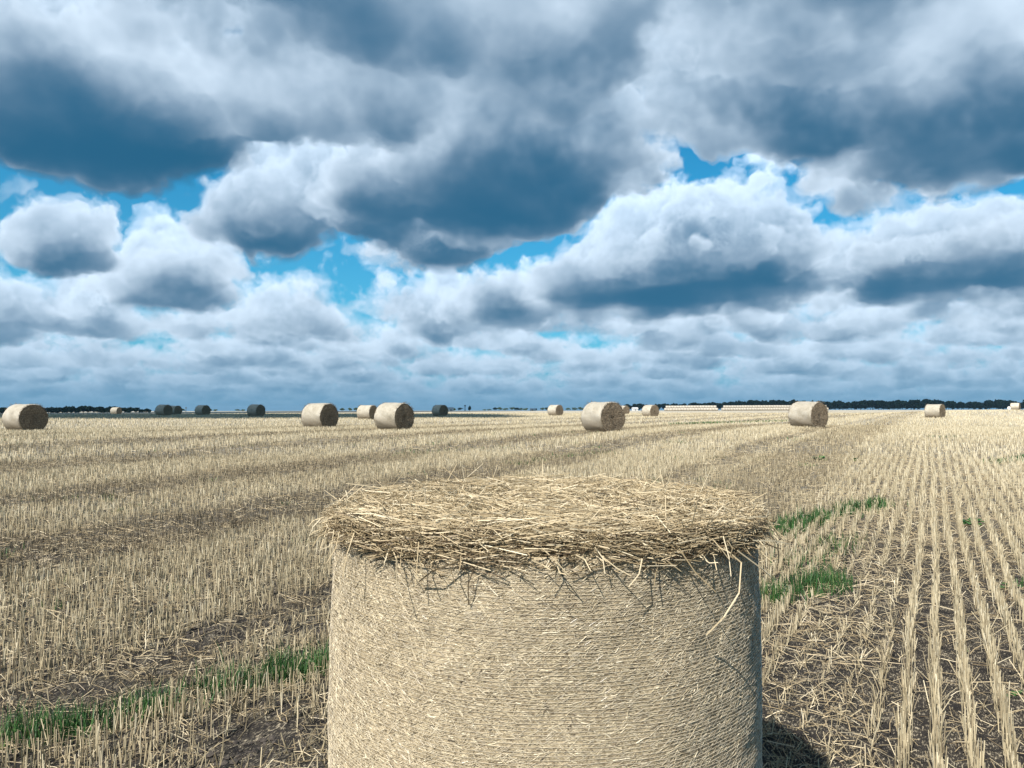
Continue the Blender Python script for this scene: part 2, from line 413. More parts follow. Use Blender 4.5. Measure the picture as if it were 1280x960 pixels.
# ------------------------------------------------------------------ stubble
def WEDGE(rb): return 64.0 if rb <= 6 else 58.0 if rb < 45 else 48.0      # how far round the field is sown, wider than the view
def wedge(n, ra, rb):
    azm = WEDGE(rb); r = np.sqrt(rng.uniform(ra * ra, rb * rb, n)); a = np.radians(rng.uniform(-azm, azm, n))
    return r * np.sin(a), r * np.cos(a)
def stubble():
    g = Geo()
    for (ra, rb, dens, rs, hs, jit) in [(1.15, 6, 820, 1.0, 1.0, .014), (6, 11, 600, 1.15, 1.0, .015), (11, 20, 360, 1.5, 1.0, .024),
                                        (20, 42, 110, 2.5, 1.05, .034), (42, 85, 17, 5.0, 1.1, .03), (85, 150, 4.5, 9.0, 1.1, .04)]:
        n = int(dens * math.radians(WEDGE(rb)) * (rb * rb - ra * ra))
        x, y = wedge(n, ra, rb)
        u, w = uw(x, y)
        row = np.round(u / ROW)
        u = row * ROW + rng.normal(0, jit, n) + 0.012 * np.sin(w * .9 + row)
        w = np.round(w / .045) * .045 * .5 + w * .5 + rng.normal(0, .006, n)     # tillers stand in bunches
        x, y = xy(u, w)
        dk = darkness(x, y)
        keep = rng.uniform(0, 1, n) < (1 - .25 * dk) * (0.45 + 0.75 * vnoise(w * 1.7, row * 7.3, 5)) * (.3 + 1.1 * vnoise(w * 14, row * 3.7, 15)) * (1.5 + 1.1 * sstep(-.3, .1, u) * (1 - sstep(9, 14, np.hypot(x, y))))
        keep &= np.hypot(x - BX, y - BY) > BR + .03
        ng = near_green(x, y); keep &= rng.uniform(0, 1, n) < np.clip(.25 + ng * .5, 0, 1)
        rut = sstep(-.95, -.75, u) * (1 - sstep(-.35, -.15, u)) * (1 - sstep(7, 12, np.hypot(x, y)))
        rut = np.maximum(rut, .8 * sstep(-4.6, -4.3, u) * (1 - sstep(-3.8, -3.6, u)) * vnoise(w * 1.5, u, 9))
        rut = np.maximum(rut, .75 * sstep(-2.9, -2.6, u) * (1 - sstep(-1.6, -1.3, u)) * (y < 3.9))
        keep &= rng.uniform(0, 1, n) > rut * .65
        for (bp, br) in BARE: keep &= np.hypot(x - bp[0], y - bp[1]) > br * rng.uniform(.7, 1.1, n)
        x, y, dk, rut = x[keep], y[keep], dk[keep], rut[keep]; n = len(x)
        u2 = uw(x, y)[0]
        h = (.108 + .04 * (vnoise(x * .8, y * .8, 31) - .5) + rng.normal(0, .022, n)) * (1 - .32 * dk) * hs * (1 - .35 * rut)
        h = np.clip(h, .03, .21)
        lean = np.abs(rng.normal(0, .12, n)) + rut * rng.uniform(0, .9, n) + (rng.uniform(0, 1, n) < .06) * rng.uniform(.3, 1.0, n)
        la = rng.uniform(0, 6.28, n)
        z = gz(x, y)
        base = np.stack([x, y, z - .01], 1)
        tip = base + np.stack([np.sin(lean) * np.cos(la) * h, np.sin(lean) * np.sin(la) * h, np.cos(lean) * h + .01], 1)
        rad = rng.uniform(.0017, .0029, n) * rs
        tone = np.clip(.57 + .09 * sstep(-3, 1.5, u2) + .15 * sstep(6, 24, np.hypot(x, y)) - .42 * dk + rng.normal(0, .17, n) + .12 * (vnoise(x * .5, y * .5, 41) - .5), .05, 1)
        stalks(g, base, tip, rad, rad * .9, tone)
    return tag(g.obj('stubble', MAT_STUBBLE), 'pale cut straw stubble standing in rows over the whole field', 'stubble', kind='stuff')
stubble()

def litter():
    g = Geo()
    for (ra, rb, dens, rs) in [(1.15, 5, 520, .9), (5, 10, 420, 1.1), (10, 20, 190, 1.6), (20, 45, 35, 2.8)]:
        n = int(dens * math.radians(WEDGE(rb)) * (rb * rb - ra * ra)); x, y = wedge(n, ra, rb)
        keep = (np.hypot(x - BX, y - BY) > BR + .02) & (rng.uniform(0, 1, n) < .35 + .9 * fbm(x * 1.1, y * 1.1, 51, 3))
        for (bp, br) in BARE: keep &= np.hypot(x - bp[0], y - bp[1]) > br * .75
        keep &= rng.uniform(0, 1, n) > .68 * sstep(-.6, -.1, uw(x, y)[0]) * (1 - sstep(6, 11, np.hypot(x, y)))
        x, y = x[keep], y[keep]; n = len(x)
        L = rng.gamma(4, .028, n).clip(.03, .34) * rs ** .4; a = rng.uniform(0, 6.28, n)
        d = np.stack([np.cos(a), np.sin(a)], 1) * L[:, None] / 2
        lift = np.abs(rng.normal(0, .02, n)) + .003
        b = np.stack([x - d[:, 0], y - d[:, 1], gz(x - d[:, 0], y - d[:, 1]) + lift * rng.uniform(.1, 1, n)], 1)
        e = np.stack([x + d[:, 0], y + d[:, 1], gz(x + d[:, 0], y + d[:, 1]) + lift + np.abs(rng.normal(0, .018, n))], 1)
        bd = rng.normal(0, .006, (n, 3)); bd[:, 2] = np.abs(bd[:, 2])
        rad = rng.uniform(.0012, .0024, n) * rs
        stalks(g, b, e, rad, rad * .8, np.clip(rng.normal(.62, .17, n), .05, 1), bd)
    return tag(g.obj('loose_straw', MAT_STRAW), 'loose broken straw lying between the stubble rows', 'straw litter', kind='stuff')
litter()

def clods():
    g = Geo()
    n = 1500; x, y = wedge(n, 1.2, 9)
    for (bp, br) in BARE:
        x = np.concatenate([x, bp[0] + rng.normal(0, br * .6, 70)]); y = np.concatenate([y, bp[1] + rng.normal(0, br * .6, 70)])
    ok = np.hypot(x - BX, y - BY) > BR + .05
    x, y = x[ok], y[ok]
    ph = (1 + 5 ** .5) / 2
    ico = np.array([(-1, ph, 0), (1, ph, 0), (-1, -ph, 0), (1, -ph, 0), (0, -1, ph), (0, 1, ph), (0, -1, -ph), (0, 1, -ph), (ph, 0, -1), (ph, 0, 1), (-ph, 0, -1), (-ph, 0, 1)]) / 1.9
    F = np.array([(0, 11, 5), (0, 5, 1), (0, 1, 7), (0, 7, 10), (0, 10, 11), (1, 5, 9), (5, 11, 4), (11, 10, 2), (10, 7, 6), (7, 1, 8), (3, 9, 4), (3, 4, 2), (3, 2, 6), (3, 6, 8), (3, 8, 9), (4, 9, 5), (2, 4, 11), (6, 2, 10), (8, 6, 7), (9, 8, 1)])
    for i in range(len(x)):
        s = min(rng.gamma(2, .0032) + .003, .02)
        v = ico * s * rng.uniform(.5, 1.5, (12, 1)) * np.array([1, rng.uniform(.7, 1.3), .55])
        g.add(v + [x[i], y[i], float(gz(x[i], y[i])) + s * .25], None, F, rng.uniform(0, 1))
    m, t, b = new_mat('soil_clod')
    geo = t.nodes.new('ShaderNodeNewGeometry')
    c = ramp(t, noise(t, S(geo.outputs['Position']), 60, 4, .6), [(.35, (.035, .029, .025)), (.65, (.085, .07, .056))])
    t.links.new(c.s, b.inputs['Base Color']); b.inputs['Roughness'].default_value = .95
    return tag(g.obj('soil_clods', m), 'crumbled dark soil clods between the straw rows', 'soil', kind='stuff')
clods()

def grass():
    g = Geo(); LV = []
    def blades(x, y, hm, ws):
        n = len(x); z = gz(x, y)
        h = np.clip(rng.normal(hm, hm * .3, n), .02, .3); a = rng.uniform(0, 6.28, n); b = a + 1.57 + rng.normal(0, .4, n)
        lean = np.abs(rng.normal(.35, .25, n)); w = rng.uniform(.0018, .0035, n) * ws
        P = []
        for s in (0, .4, .75, 1.0):
            off = lean * h * s ** 1.7
            c = np.stack([x + np.cos(a) * off, y + np.sin(a) * off, z - .006 + h * s * np.cos(lean * .6 * s)], 1)
            sd = np.stack([np.cos(b), np.sin(b), b * 0], 1) * (w * (1 - s ** 2 * .95))[:, None]
            P += [c - sd, c + sd]
        V = np.stack(P, 1).reshape(-1, 3)
        Q = np.array([[0, 1, 3, 2], [2, 3, 5, 4], [4, 5, 7, 6]])[None] + (np.arange(n) * 8)[:, None, None]
        g.add(V, Q.reshape(-1, 4), None, np.repeat(np.clip(rng.normal(.45, .24, n) + .3 * (vnoise(x * 6, y * 6, 66) - .5), 0, 1), 8))
    for pts, hw, dn, h in GREEN:
        _, _, L = path_sample(pts, 1); n = int(dn * L); x, y, _ = path_sample(pts, n)
        r = np.hypot(x, y).mean()
        x = x + rng.normal(0, hw * .5, n); y = y + rng.normal(0, hw * .5, n)
        ok = (rng.uniform(0, 1, n) < .04 + 1.5 * sstep(.36, .72, fbm(x * 3.2, y * 3.2, 61, 3))) & (np.hypot(x - BX, y - BY) > BR + .02)
        blades(x[ok], y[ok], h, max(1.0, r / 6))
    # single tufts here and there
    tx, ty = wedge(170, 2, 30)
    for cx, cy in zip(tx, ty):
        if math.hypot(cx - BX, cy - BY) < BR + .15 or vnoise(cx / 3, cy / 3, 71) < .45: continue
        n = rng.integers(8, 30); r = math.hypot(cx, cy)
        blades(cx + rng.normal(0, .04 + r * .004, n), cy + rng.normal(0, .04 + r * .004, n), .07, max(1, r / 6))
    return tag(g.obj('grass', MAT_GRASS), 'fresh green grass regrowing in strips through the stubble', 'grass', kind='stuff')
grass()

# ------------------------------------------------------------------ broad leaved weeds
def weed_mesh(seed, nl, size):
    r = np.random.default_rng(seed); g = Geo()
    for i in range(nl):
        a = i * 2.4 + r.uniform(-.3, .3); el = r.uniform(.35, 1.0); L = size * r.uniform(.7, 1.2); w = L * .30
        d = np.array([math.cos(a) * math.cos(el), math.sin(a) * math.cos(el), math.sin(el)]); s = np.array([-math.sin(a), math.cos(a), 0])
        V = []
        for k, (q, ww) in enumerate([(0, .10), (.25, .16), (.45, .85), (.65, 1.0), (.85, .6), (1.0, .05)]):
            c = d * L * q + np.array([0, 0, -.35 * L * q * q]); V += [c - s * w * ww + [0, 0, .06 * L * ww], c, c + s * w * ww + [0, 0, .06 * L * ww]]
        Q = []
        for k in range(5): Q += [[k * 3, k * 3 + 1, k * 3 + 4, k * 3 + 3], [k * 3 + 1, k * 3 + 2, k * 3 + 5, k * 3 + 4]]
        g.add(V, Q, None, r.uniform(.1, 1))
    return g.mesh('weed_plant', MAT_WEED, True)
WEEDS = [(1216, 656, .17, 12, 'low broad leafed green weed between the stubble rows right of the big bale'),
         (1262, 733, .10, 7, 'small bright weed near the right edge above the dark soil rows'),
         (1268, 868, .07, 6, 'tiny green seedling low down among the rows at the right edge'),
         (1025, 575, .22, 11, 'dark green weed in the far stubble behind the big bale top'),
         (1068, 576, .16, 9, 'smaller dark weed just right of another far weed in the stubble'),
         (1205, 815, .05, 5, 'tiny pair of green leaves between two rows below right')]
for i, (px, py, s, nl, lab) in enumerate(WEEDS):
    x, y = pix_ground(px, py)
    o = link(bpy.data.objects.new('weed_plant', weed_mesh(90 + i, nl, s))); o.location = (x, y, float(gz(x, y)) - .005)
    tag(o, lab, 'weed', 'weeds in the stubble')

# ------------------------------------------------------------------ the upright bale in front
def wrapped_mat():
    m, t, b = new_mat('pressed_straw')
    tc = t.nodes.new('ShaderNodeTexCoord'); P = S(tc.outputs['Object'])
    sp = t.nodes.new('ShaderNodeSeparateXYZ'); _in(sp, 0, P)
    th = mth(t, 'MULTIPLY', mth(t, 'ARCTAN2', S(sp.outputs[0]), S(sp.outputs[1])), BR)
    z = S(sp.outputs[2]); h = None
    for i, (ang, s1, s2) in enumerate([(.25, 45, 260), (-.5, 40, 220), (1.0, 50, 240), (-.1, 60, 300)]):
        c, s = math.cos(ang), math.sin(ang)
        a = mth(t, 'MULTIPLY', mth(t, 'ADD', mth(t, 'MULTIPLY', th, c), mth(t, 'MULTIPLY', z, s)), s1)
        d = mth(t, 'MULTIPLY', mth(t, 'ADD', mth(t, 'MULTIPLY', th, -s), mth(t, 'MULTIPLY', z, c)), s2)
        cx = t.nodes.new('ShaderNodeCombineXYZ'); _in(cx, 0, a); _in(cx, 1, d); cx.inputs[2].default_value = i * 9.1
        f = noise(t, S(cx.outputs[0]), 1.0, 2, .5)
        h = f if h is None else mth(t, 'MAXIMUM', h, f)
    c = ramp(t, h, [(.44, (.09, .068, .045)), (.53, (.32, .255, .16)), (.62, (.52, .43, .285)), (.75, (.66, .57, .41))])
    big = noise(t, P, 3.5, 4, .6)
    c = mixc(t, mth(t, 'MULTIPLY_ADD', big, 1.2, -.3, clamp=True), vmt(t, 'MULTIPLY', c, (.86, .84, .80)), c)
    t.links.new(c.s, b.inputs['Base Color']); b.inputs['Roughness'].default_value = .6
    bump(t, b, h, .7, .006)
    return m
MAT_WRAP = wrapped_mat()
def thread_mat():
    m, t, b = new_mat('bale_net_thread')
    b.inputs['Base Color'].default_value = (.58, .50, .37, 1); b.inputs['Roughness'].default_value = .34
    b.inputs['Specular IOR Level'].default_value = .6
    return m
MAT_THREAD = thread_mat()

def big_bale():
    root = empty('straw_bale', (BX, BY, BZ))
    tag(root, 'large round straw bale standing on its end close up, loose straw on top', 'straw bale')
    def rad(th, z):
        return BR + .006 * np.sin(3 * th + 1) + .022 * (fbm(th * 2.2 + 20, z * 3.5, 81, 3) - .5) + .005 * (fbm(th * 9 + 50, z * 13, 82, 3) - .5) - .02 * sstep(.12, 0, BL - z) * 0
    # body
    g = Geo(); NT, NZ = 420, 170
    T, Zz = np.meshgrid(np.linspace(-np.pi, np.pi, NT, endpoint=False), np.linspace(0, BL, NZ))
    Rr = rad(np.abs(T) * np.sign(T), Zz)
    wrapf = 1 - sstep(2.9, np.pi, np.abs(T)); Rr = BR + (Rr - BR) * wrapf
    V = np.stack([Rr * np.sin(T), -Rr * np.cos(T), Zz], -1).reshape(-1, 3)
    idx = np.arange(NT * NZ).reshape(NZ, NT)
    q = np.stack([idx[:-1], np.roll(idx, -1, 1)[:-1], np.roll(idx, -1, 1)[1:], idx[1:]], -1).reshape(-1, 4)
    n0 = len(V)
    V = np.concatenate([V, [[0, 0, BL]]]); tri = np.stack([idx[-1], np.roll(idx[-1], -1), np.full(NT, n0)], -1)
    g.add(V, q, tri, .5)
    g.obj('straw_body', MAT_WRAP, root, True)
    # chopped straw pressed against the net
    g = Geo(); n = 85000
    th = rng.uniform(-np.pi, np.pi, n); th = np.where(rng.uniform(0, 1, n) < .75, th * .56, th); z = rng.uniform(.0, BL - .01, n)
    L = rng.gamma(3, .0055, n).clip(.004, .045)
    ang = np.where(rng.uniform(0, 1, n) < .5, rng.normal(.35, .5, n), rng.normal(-.45, .6, n))
    def on(th, z, o): r = rad(th, z) + o; return np.stack([r * np.sin(th), -r * np.cos(th), z], 1)
    dt, dz = np.cos(ang) * L / 2 / BR, np.sin(ang) * L / 2
    o1, o2 = rng.uniform(-.0012, .0016, n), rng.uniform(-.0012, .0020, n)
    rr = rng.uniform(.0005, .0013, n)
    stalks(g, on(th - dt, np.clip(z - dz, 0, BL), o1), on(th + dt, np.clip(z + dz, 0, BL), o2), rr, rr * .8, np.clip(rng.normal(.60, .24, n), .02, 1))
    g.obj('chopped_straw', MAT_CHOP, root)
    # net: rings of thread joined by a thin zigzag
    g = Geo(); pitch = .0086; NS = 220
    ths = np.linspace(-np.pi, np.pi, NS + 1)
    zs = np.arange(.01, BL - .02, pitch)
    for zz in zs:
        zc = zz + .0015 * np.sin(ths * 5 + zz * 40) + .0012 * np.sin(ths * 17 + zz * 90)
        P = on(ths, zc, .0017 + .0005 * np.sin(ths * 31 + zz * 300))
        P[-1] = P[0]
        rr = .00052
        vs = []
        for k, (a, b) in enumerate([(rr, rr * .2), (-rr * .3, rr * 1.1), (-rr * .3, -rr * 1.1)]):
            nrm = np.stack([np.sin(ths), -np.cos(ths), ths * 0], 1); vs.append(P + nrm * a + [0, 0, b])
        V = np.stack(vs, 1).reshape(-1, 3)
        Q = [[i * 3 + k, i * 3 + 3 + k, i * 3 + 3 + (k + 1) % 3, i * 3 + (k + 1) % 3] for i in range(NS) for k in range(3)]
        g.add(V, Q, None, .5)
    nz = 24000
    zi = rng.integers(0, len(zs) - 1, nz); t0 = rng.uniform(-2.2, 2.2, nz); sgn = rng.choice([-1, 1], nz)
    a, b = on(t0, zs[zi], .002), on(t0 + sgn * .022, zs[zi + 1], .002)
    stalks(g, a, b, .0003, .0003, .5)
    g.obj('net_wrap', MAT_THREAD, root)
    # thatch of loose straw on the upper end
    g = Geo()
    def lay(n, rmin, rmax, zlo, zhi, tang, Lm, tm, ts, rs=1.0):
        r = np.sqrt(rng.uniform(rmin ** 2, rmax ** 2, n)); a = rng.uniform(0, 6.28, n)
        da = np.where(rng.uniform(0, 1, n) < tang, a + 1.571 + rng.normal(0, .38, n), rng.uniform(0, 6.28, n))
        L = rng.gamma(5, Lm / 5, n).clip(.03, .42)
        edge = sstep(.45, .66, r)
        z = BL + zlo + (zhi - zlo) * rng.uniform(0, 1, n) + .03 * (fbm(np.cos(a) * r * 5 + 9, np.sin(a) * r * 5, 91, 3) - .5) - .010 * edge
        c = np.stack([r * np.cos(a), r * np.sin(a), z], 1)
        d = np.stack([np.cos(da), np.sin(da), rng.normal(0, .12, n)], 1) * L[:, None] / 2
        # keep long straws from poking far past the rim
        e1, e2 = c - d, c + d
        lim = BR + .002 + np.abs(rng.normal(0, .017, n)) + .04 * (rng.uniform(0, 1, n) < .04)
        for e in (e1, e2):
            rr = np.hypot(e[:, 0], e[:, 1]); f = np.minimum(1, lim / np.maximum(rr, 1e-6)); e[:, :2] *= f[:, None]
            e[:, 2] -= .012 * sstep(BR - .04, BR + .06, np.minimum(rr, lim)) * rng.uniform(0, 1.3, n)
        bd = rng.normal(0, .010, (n, 3)); bd[:, 2] = rng.normal(.004, .006, n)
        rad_ = rng.uniform(.0006, .0015, n)
        rad_ = rad_ * rs
        stalks(g, e1, e2, rad_, rad_ * .8, np.clip(rng.normal(tm, ts, n), .02, 1), bd)
    lay(3500, 0, BR, 0, .05, .4, .15, .45, .16)
    lay(9500, 0, BR + .005, .03, .072, .45, .14, .66, .2)
    lay(8500, BR - .16, BR + .01, .0, .06, .8, .15, .52, .23)
    lay(6500, BR - .05, BR + .012, -.008, .04, .85, .16, .45, .26)
    lay(900, BR - .10, BR + .02, .0, .07, .1, .15, .62, .18)
    lay(420, BR - .12, BR + .03, .0, .065, .6, .16, .70, .16, 1.45)
    # short chaff
    n = 9000; r = np.sqrt(rng.uniform(0, .64 ** 2, n)); a = rng.uniform(0, 6.28, n); z = BL + .045 + rng.uniform(0, .03, n) + .03 * (fbm(np.cos(a) * r * 5 + 9, np.sin(a) * r * 5, 91, 3) - .5) - .018 * sstep(.45, .66, r)
    c = np.stack([r * np.cos(a), r * np.sin(a), z], 1); d = rng.normal(0, 1, (n, 3)) * [1, 1, .35]; d *= (rng.uniform(.006, .03, n) / np.linalg.norm(d, axis=1))[:, None]
    stalks(g, c - d, c + d, .0014, .001, np.clip(rng.normal(.66, .18, n), .05, 1))
    # straws standing up
    n = 70; r = rng.uniform(.35, .67, n); a = rng.uniform(0, 6.28, n); c = np.stack([r * np.cos(a), r * np.sin(a), np.full(n, BL + .03)], 1)
    d = np.stack([rng.normal(0, .05, n) + np.cos(a) * .03, rng.normal(0, .05, n) + np.sin(a) * .03, rng.uniform(.03, .11, n)], 1)
    stalks(g, c, c + d, .0016, .001, np.clip(rng.normal(.75, .12, n), 0, 1))
    # straws hanging over the edge
    n = 110; a = rng.uniform(-3.14, 3.14, n); r1 = BR + rng.uniform(.0, .04, n); dr = rng.uniform(.005, .05, n); da = rng.normal(0, .07, n)
    b0 = np.stack([r1 * np.sin(a), -r1 * np.cos(a), BL + rng.uniform(-.02, .03, n)], 1); r2 = r1 + dr
    e0 = np.stack([r2 * np.sin(a + da), -r2 * np.cos(a + da), BL - rng.gamma(3, .013, n) - .005], 1)
    stalks(g, b0, e0, .0017, .0012, np.clip(rng.normal(.7, .15, n), 0, 1), rng.normal(0, .006, (n, 3)))
    # the long bent straw and its neighbours on the right
    def strand(pts, r, tone):
        pts = np.array(pts, float); P = np.stack([(BR + pts[:, 2]) * np.sin(pts[:, 0]), -(BR + pts[:, 2]) * np.cos(pts[:, 0]), BL + pts[:, 1]], 1)
        stalks(g, P[:-1], P[1:], r, r, tone)
    strand([(.66, .0, .03), (.70, -.035, .06), (.655, -.10, .075), (.60, -.155, .06), (.56, -.20, .03)], .0019, .72)
    strand([(.72, -.01, .04), (.80, -.055, .07), (.87, -.085, .075)], .0019, .92)
    strand([(.98, .01, .05), (1.08, -.03, .055), (1.16, -.09, .05)], .0019, .92)
    strand([(-.33, -.01, .03), (-.42, -.035, .05), (-.50, -.07, .02)], .002, .3)
    strand([(-.28, -.02, .02), (-.30, -.06, .03), (-.31, -.115, .012)], .0014, .2)
    g.obj('straw_thatch', MAT_STRAW, root)
    return root
big_bale()

# ------------------------------------------------------------------ round bales across the field
def side_mat():
    m, t, b = new_mat('net_wrapped_side')
    tc = t.nodes.new('ShaderNodeTexCoord'); P = S(tc.outputs['Object'])
    sp = t.nodes.new('ShaderNodeSeparateXYZ'); _in(sp, 0, P)
    ob = t.nodes.new('ShaderNodeObjectInfo')
    rnd = S(ob.outputs['Random'])
    pv = vmt(t, 'ADD', vmt(t, 'MULTIPLY', P, (1, 1, 1)), vmt(t, 'SCALE', (9, 17, 23), scale=rnd))
    n1 = noise(t, pv, 3.0, 5, .65); n2 = noise(t, vmt(t, 'MULTIPLY', pv, (5, 1, 1)), 14.0, 4, .6)
    c = ramp(t, mth(t, 'MULTIPLY_ADD', n2, .5, mth(t, 'MULTIPLY', n1, .5)), [(.32, (.33, .28, .20)), (.48, (.57, .505, .39)), (.66, (.70, .65, .55))])
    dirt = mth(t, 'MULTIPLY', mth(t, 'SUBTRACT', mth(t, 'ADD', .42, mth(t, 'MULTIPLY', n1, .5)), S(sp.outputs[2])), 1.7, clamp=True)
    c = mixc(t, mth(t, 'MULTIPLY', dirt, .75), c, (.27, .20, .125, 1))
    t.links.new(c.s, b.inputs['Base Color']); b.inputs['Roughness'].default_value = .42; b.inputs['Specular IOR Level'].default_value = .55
    wv = mth(t, 'SINE', mth(t, 'MULTIPLY', S(sp.outputs[0]), 330.0))
    bump(t, b, mth(t, 'MULTIPLY_ADD', n2, 1.8, mth(t, 'MULTIPLY', wv, .3)), .7, .03)
    return m
def face_mat():
    m, t, b = new_mat('rolled_straw_end')
    tc = t.nodes.new('ShaderNodeTexCoord'); P = S(tc.outputs['Object'])
    sp = t.nodes.new('ShaderNodeSeparateXYZ'); _in(sp, 0, P)
    y, z = S(sp.outputs[1]), mth(t, 'SUBTRACT', S(sp.outputs[2]), .63)
    r = mth(t, 'SQRT', mth(t, 'ADD', mth(t, 'MULTIPLY', y, y), mth(t, 'MULTIPLY', z, z)))
    a = mth(t, 'ARCTAN2', z, y)
    wob = noise(t, P, 6, 3, .6)
    cb = t.nodes.new('ShaderNodeCombineXYZ'); _in(cb, 0, mth(t, 'MULTIPLY_ADD', wob, 5.0, mth(t, 'MULTIPLY', r, 34.0))); _in(cb, 1, mth(t, 'MULTIPLY', a, 3.0))
    n1 = noise(t, S(cb.outputs[0]), 1.0, 4, .7); n2 = noise(t, P, 26, 4, .7)
    c = ramp(t, mth(t, 'MULTIPLY_ADD', n2, .55, mth(t, 'MULTIPLY', n1, .45)), [(.36, (.06, .045, .03)), (.47, (.22, .165, .105)), (.56, (.42, .33, .22)), (.66, (.62, .52, .37))])
    t.links.new(c.s, b.inputs['Base Color']); b.inputs['Roughness'].default_value = .85
    bump(t, b, mth(t, 'ADD', n1, n2), 1.0, .06)
    return m
MAT_SIDE, MAT_FACE = side_mat(), face_mat()
LB, RB = 1.22, 0.65
def bale_meshes(seed):
    r = np.random.default_rng(seed); g = Geo(); NT, NX = 72, 26
    th = np.linspace(0, 2 * np.pi, NT, endpoint=False); xs = np.linspace(-LB / 2, LB / 2, NX)
    def shape(T, X, R0):
        R = R0 + .055 * (fbm(np.cos(T) * 2 + 5 * seed, np.sin(T) * 2 + X * 1.6, seed, 3) - .5)
        e = np.abs(X) / (LB / 2); R = R - .035 * sstep(.86, 1.0, e) * (R0 / RB)
        y = R * np.cos(T) * 1.015; z = R * np.sin(T)
        z = np.where(z < -.57, -.57 + (z + .57) * .15, z)
        return np.stack([X, y, z + .585], -1)
    T, X = np.meshgrid(th, xs); V = shape(T, X, RB)
    idx = np.arange(NT * NX).reshape(NX, NT)
    q = np.stack([idx[:-1], idx[1:], np.roll(idx, -1, 1)[1:], np.roll(idx, -1, 1)[:-1]], -1).reshape(-1, 4)
    g.add(V, q, None, .5)
    side = g.mesh('net_wrap', MAT_SIDE, True)
    def fringe_on(g, s):
        n = 170; a = r.uniform(0, 6.28, n)
        c = np.stack([np.full(n, s * (LB / 2 - .02)), RB * .985 * np.cos(a), np.maximum(RB * .985 * np.sin(a) + .6, .05)], 1)
        d = np.stack([s * r.uniform(.0, .07, n), r.normal(0, .05, n), r.normal(0, .05, n)], 1)
        stalks(g, c, c + d, .005, .002, .5)
    faces = []
    for s in (1, -1):
        g = Geo(); NR = 14; rr = np.linspace(RB - .004, .0, NR)
        Vf = []
        for R0 in rr:
            p = shape(th, np.full(NT, LB / 2), R0) if R0 > 0 else np.tile([[LB / 2, 0, .585]], (NT, 1))
            p[:, 0] = LB / 2 - .004 + (.02 * (fbm(p[:, 1] * 9 + seed, p[:, 2] * 9 + s, 5 + seed, 3) - .35) + .012 * math.cos(R0 * 60)) * (R0 < RB - .03) - .05 * max(0, .12 - R0) / .12
            p[:, 0] *= s; Vf.append(p)
        idx = np.arange(NT * NR).reshape(NR, NT)
        q = np.stack([idx[:-1], np.roll(idx, -1, 1)[:-1], np.roll(idx, -1, 1)[1:], idx[1:]], -1).reshape(-1, 4)
        g.add(np.concatenate(Vf), q if s > 0 else q[:, ::-1], None, .5)
        n = 420; R0 = np.sqrt(r.uniform(0, .62 ** 2, n)); a = r.uniform(0, 6.28, n)
        c = np.stack([np.full(n, s * (LB / 2 - .005)), R0 * np.cos(a), R0 * np.sin(a) + .6], 1); c[:, 2] = np.maximum(c[:, 2], .05)
        da = a + 1.57 + r.normal(0, .6, n)
        d = np.stack([s * np.abs(r.normal(.02, .03, n)), np.cos(da) * .09, np.sin(da) * .09], 1)
        stalks(g, c, c + d, .004, .003, 0.5)
        fringe_on(g, s); faces.append(g.mesh('end_face', MAT_FACE, True))
    return side, faces
VARS = [bale_meshes(k) for k in (1, 2, 3)]
PROTO = []
# px left, right, top, base, apparent angle of the visible end, mesh variant, label
BALES = [
    (4, 60, 505, 540.6, 30, 0, 'round straw bale at the left edge, white lit side and dark end'),
    (138, 152, 510.0, 519.4, 50, 1, 'tiny sunlit far bale before the left dark wood'),
    (195, 214.8, 506.5, 520.7, 42, 2, 'shaded grey far bale in front of another, left of the field'),
    (213.5, 224, 506.5, 518.4, 40, 0, 'shaded far bale half hidden behind another grey bale'),
    (244, 262.7, 505.5, 518.7, 40, 1, 'lone shaded grey far bale standing right of the overlapping pair'),
    (309.6, 331, 505.6, 521.2, 45, 2, 'dark shaded bale alone with its black end showing, left middle distance'),
    (378, 422, 504, 536.4, 46, 1, 'pale sunlit bale left of a small grey bale, dark brown end'),
    (448, 470.5, 509.6, 528.5, 55, 0, 'small greyish bale partly hidden behind the tan bale'),
    (469, 517, 501, 536.2, 47, 2, 'tan golden bale in front of a smaller grey one, brown spiral end'),
    (540, 560, 505, 519.7, 42, 1, 'dark shaded far bale just left of the white shed'),
    (684.8, 703.8, 504.2, 518.4, 48, 0, 'small pale far bale alone on the horizon left of the speckled bale'),
    (727.6, 779.7, 499.5, 538.5, 41, 0, 'large mid distance bale with speckled brown end, nearest behind the big bale'),
    (773, 786, 503, 514.0, 40, 2, 'small brown bale peeping out behind the speckled bale'),
    (803, 823, 505.8, 521.2, 44, 1, 'small sunlit bale just left of the long pale stacks'),
    (988.7, 1031.5, 502, 535.7, 54, 2, 'bright broad bale standing before the long pale stack and wood'),
    (1158, 1179.5, 506.8, 524.8, 68, 0, 'small bright bale near the vanishing rows at the right'),
    (1262.5, 1276, 503, 512.4, 80, 1, 'tiny grey bale at the right edge against the wood'),
]
